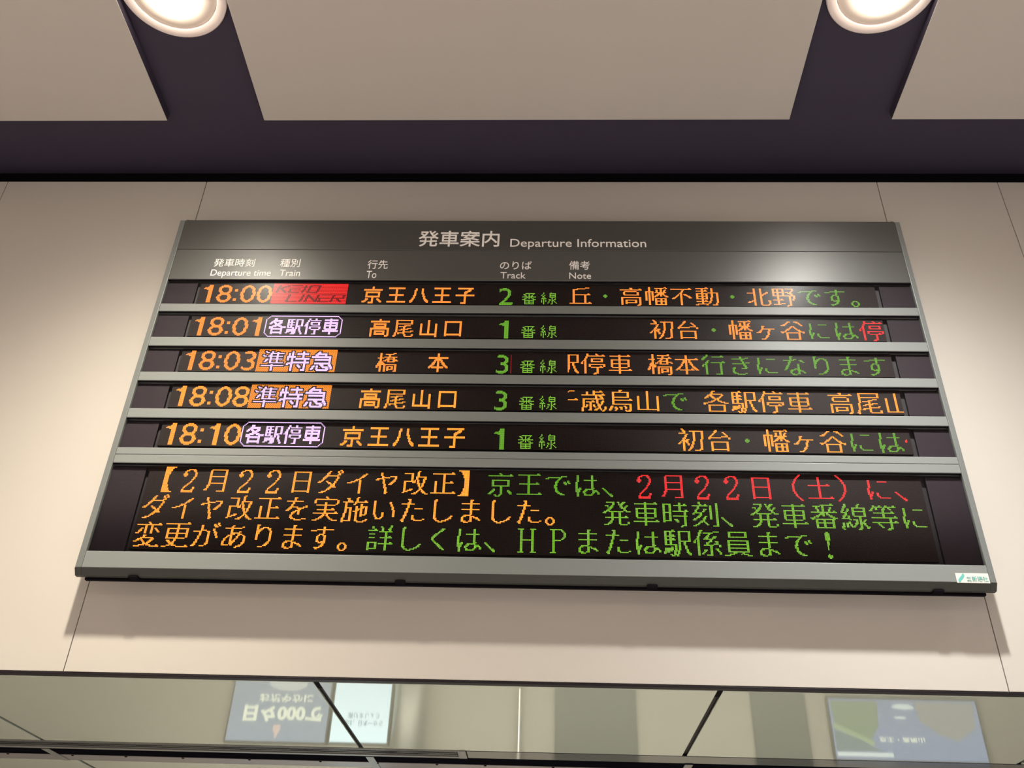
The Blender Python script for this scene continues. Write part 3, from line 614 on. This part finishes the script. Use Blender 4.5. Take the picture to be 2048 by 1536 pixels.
def outlined(keys, x0, pitch, y0, area_, bg=(0, 1), fg=2):
    """violet-white characters with a dark rim on a dithered orange field"""
    ink = set()
    for n, k in enumerate(keys):
        for (c, r) in glyph_cells('U' + k): ink.add((c + x0 + n * pitch, r + y0))
    rim = {(c + a, r + b) for (c, r) in ink for a in (-1, 0, 1) for b in (-1, 0, 1)} - ink
    cells = {}
    for c in range(area_[0], area_[1]):
        for r in range(24):
            if (c, r) in ink: cells[(c, r)] = fg
            elif (c, r) not in rim: cells[(c, r)] = bg[0] if (c + r) % 2 else bg[1]
    return cells
def local_sign():
    cells = {}
    for n, k in enumerate('各駅停車'):
        for (c, r) in glyph_cells('T' + k): cells[(c + 75 + n * 17, r + 2)] = 0
    for c in range(76, 141):
        cells[(c, 0)] = 0; cells[(c, 23)] = 0
    for c, r in [(75, 1), (74, 2), (73, 3), (141, 1), (142, 2), (143, 3), (75, 22), (74, 21), (73, 20), (141, 22), (142, 21), (143, 20)]:
        cells[(c, r)] = 0
    for r in range(4, 20): cells[(72, r)] = 0; cells[(144, r)] = 0
    return cells
def liner_sign():
    # red field, dark slanted letters in two lines
    F = {'K': [((0, 0), (0, 1)), ((1, 0), (0, .55)), ((.25, .45), (1, 1))], 'E': [((0, 0), (1, 0)), ((0, .5), (.9, .5)), ((0, 1), (1, 1)), ((0, .5), (0, 1))],
         'I': [((.4, 0), (.4, 1))], 'O': [((0, 0), (1, 0)), ((0, 1), (1, 1)), ((0, 0), (0, 1)), ((1, 0), (1, 1))],
         'L': [((0, 0), (0, 1)), ((0, 1), (1, 1))], 'N': [((0, 0), (0, 1)), ((0, 0), (1, 1)), ((1, 0), (1, 1))],
         'R': [((0, 0), (0, 1)), ((0, 0), (1, 0)), ((1, 0), (1, .5)), ((0, .5), (1, .5)), ((.4, .5), (1, 1))]}
    ink = set()
    def word(s, x, y, h, widths, gap):
        for ch, w in zip(s, widths):
            for (a, b) in F[ch]:
                for t in range(61):
                    u = a[0] + (b[0] - a[0]) * t / 60; v = a[1] + (b[1] - a[1]) * t / 60
                    rr = int(round(y + v * h)); cc = int(round(x + u * w + (1 - v) * h * 0.38))
                    ink.add((cc, rr)); ink.add((cc + 1, rr))
            x += w + gap
    word('KEIO', 75, 2, 8, (9, 9, 3, 9), 3)
    word('LINER', 86, 13, 8, (9, 3, 10, 9, 10), 3)
    cells = {}
    for c in range(72, 145):
        for r in range(24):
            if (c, r) in ink: cells[(c, r)] = 1
            else: cells[(c, r)] = 0 if (r % 4 != 2) else 2
    return cells

def time_cells(h1, h2, m1, m2):
    out = lay([('D' + d, c - (1 if d == '1' else 0), 2, 0) for d, c in ((h1, 2), (h2, 18), (m1, 41), (m2, 57))])
    for a in range(3):
        for b in range(3): out[(35 + a, 7 + b)] = 0; out[(35 + a, 18 + b)] = 0
    return out
def mn(s, c0, row, cols, step=24):
    """note text; ' ' is a half space. cols gives the material index per character"""
    items = []; c = c0
    for ch, k in zip(s, cols):
        if ch == ' ': c += step // 2; continue
        if ch == '　': c += step; continue
        items.append(('N' + ch, c, row, k)); c += step
    return items
ROWS = [
    dict(t='1800', kind='liner', to=[('京', 159), ('王', 182), ('八', 204), ('王', 226), ('子', 248)], tr='2',
         note=mn('丘・高幡不動・北野です。', 357, 1, '010000100111'), a='o', lab='京王八王子'),
    dict(t='1801', kind='local', to=[('高', 170), ('尾', 193), ('山', 216), ('口', 239)], tr='1',
         note=mn('初台・幡ヶ谷には停', 432, 1, '001000112'), a='o', lab='高尾山口'),
    dict(t='1803', kind='semi', to=[('橋', 181), ('本', 228)], tr='3',
         note=mn('駅停車 橋本行きになります', 344, 1, '0000001111111'), a='o', lab='橋本'),
    dict(t='1808', kind='semi', to=[('高', 170), ('尾', 193), ('山', 216), ('口', 239)], tr='3',
         note=mn('千歳烏山で', 343, 1, '00001') + mn('各駅停車 高尾山', 475, 1, '00000000'), a='y', lab='高尾山口'),
    dict(t='1810', kind='local', to=[('京', 159), ('王', 182), ('八', 204), ('王', 226), ('子', 248)], tr='1',
         note=mn('初台・幡ヶ谷には停', 450, 1, '001000112'), a='y', lab='京王八王子'),
]
NAMES = ['first', 'second', 'third', 'fourth', 'fifth']
for i, R in enumerate(ROWS):
    z0, dz = LEDZ[i]; mod = modules[i]; A = R['a']
    hh = R['t'][:2] + ':' + R['t'][2:]
    dots_object('time_digits', time_cells(*R['t']), z0, dz, [A if i < 4 else 'y'], mod, 'orange lit digits ' + hh)
    if R['kind'] == 'liner':
        dots_object('train_type_sign', liner_sign(), z0, dz, ['k', 'd', 'r'], mod, 'red lit field with dark slanted letters KEIO LINER')
    elif R['kind'] == 'local':
        dots_object('train_type_sign', local_sign(), z0, dz, ['w'], mod, 'violet-white lit characters in a rounded outline')
    else:
        dots_object('train_type_sign', outlined('準特急', 75, 23, 1, (72, 145)), z0, dz, ['b', 'B', 'w'], mod, 'violet-white lit characters on an orange field')
    dots_object('destination_text', lay([('G' + k, c, 2, 0) for k, c in R['to']]), z0, dz, [A], mod, 'orange lit destination ' + R['lab'])
    cells = lay([('K' + R['tr'], 291, 4, 0), ('B番', 313, 9, 1), ('B線', 332, 9, 1)])
    dots_object('track_text', cells, z0, dz, ['g', 'G'], mod, 'green lit track number ' + R['tr'] + '番線')
    if i == 2:
        dots_object('stuck_dots', {(305, r): 0 for r in range(4, 24)}, z0, dz, ['d'], mod, 'thin dim red column of dots')
    note = [(a, b, c, int(d)) for a, b, c, d in R['note']]
    dots_object('note_text', lay(note), z0, dz, [A, 'g', 'r'], mod, 'lit note text of the ' + NAMES[i] + ' row', clip=(357, CLIP[i]))
z0, dz = LEDZ[5]
L1 = [('【2月22日ダイヤ改正】', 0, 0), ('京王では、', 12, 1), ('2月22日（土）に、', 17, 2)]
L2 = [('ダイヤ改正を実施いたしました。', 0, 0), ('発車時刻、発車番線等に', 16, 1)]
L3 = [('変更があります。', 0, 0), ('詳しくは、HPまたは駅係員まで！', 8, 1)]
for row, L in ((0, L1), (24, L2), (48, L3)):
    items = []
    for s, cell, k in L:
        for n, ch in enumerate(s): items.append(('N' + ch, (cell + n) * 24, row, k))
    dots_object('message_text', lay(items), z0, dz, ['y', 'G' if row else 'g', 'r'], modules[5],
                {0: 'first', 24: 'second', 48: 'third'}[row] + ' line of the lit message')
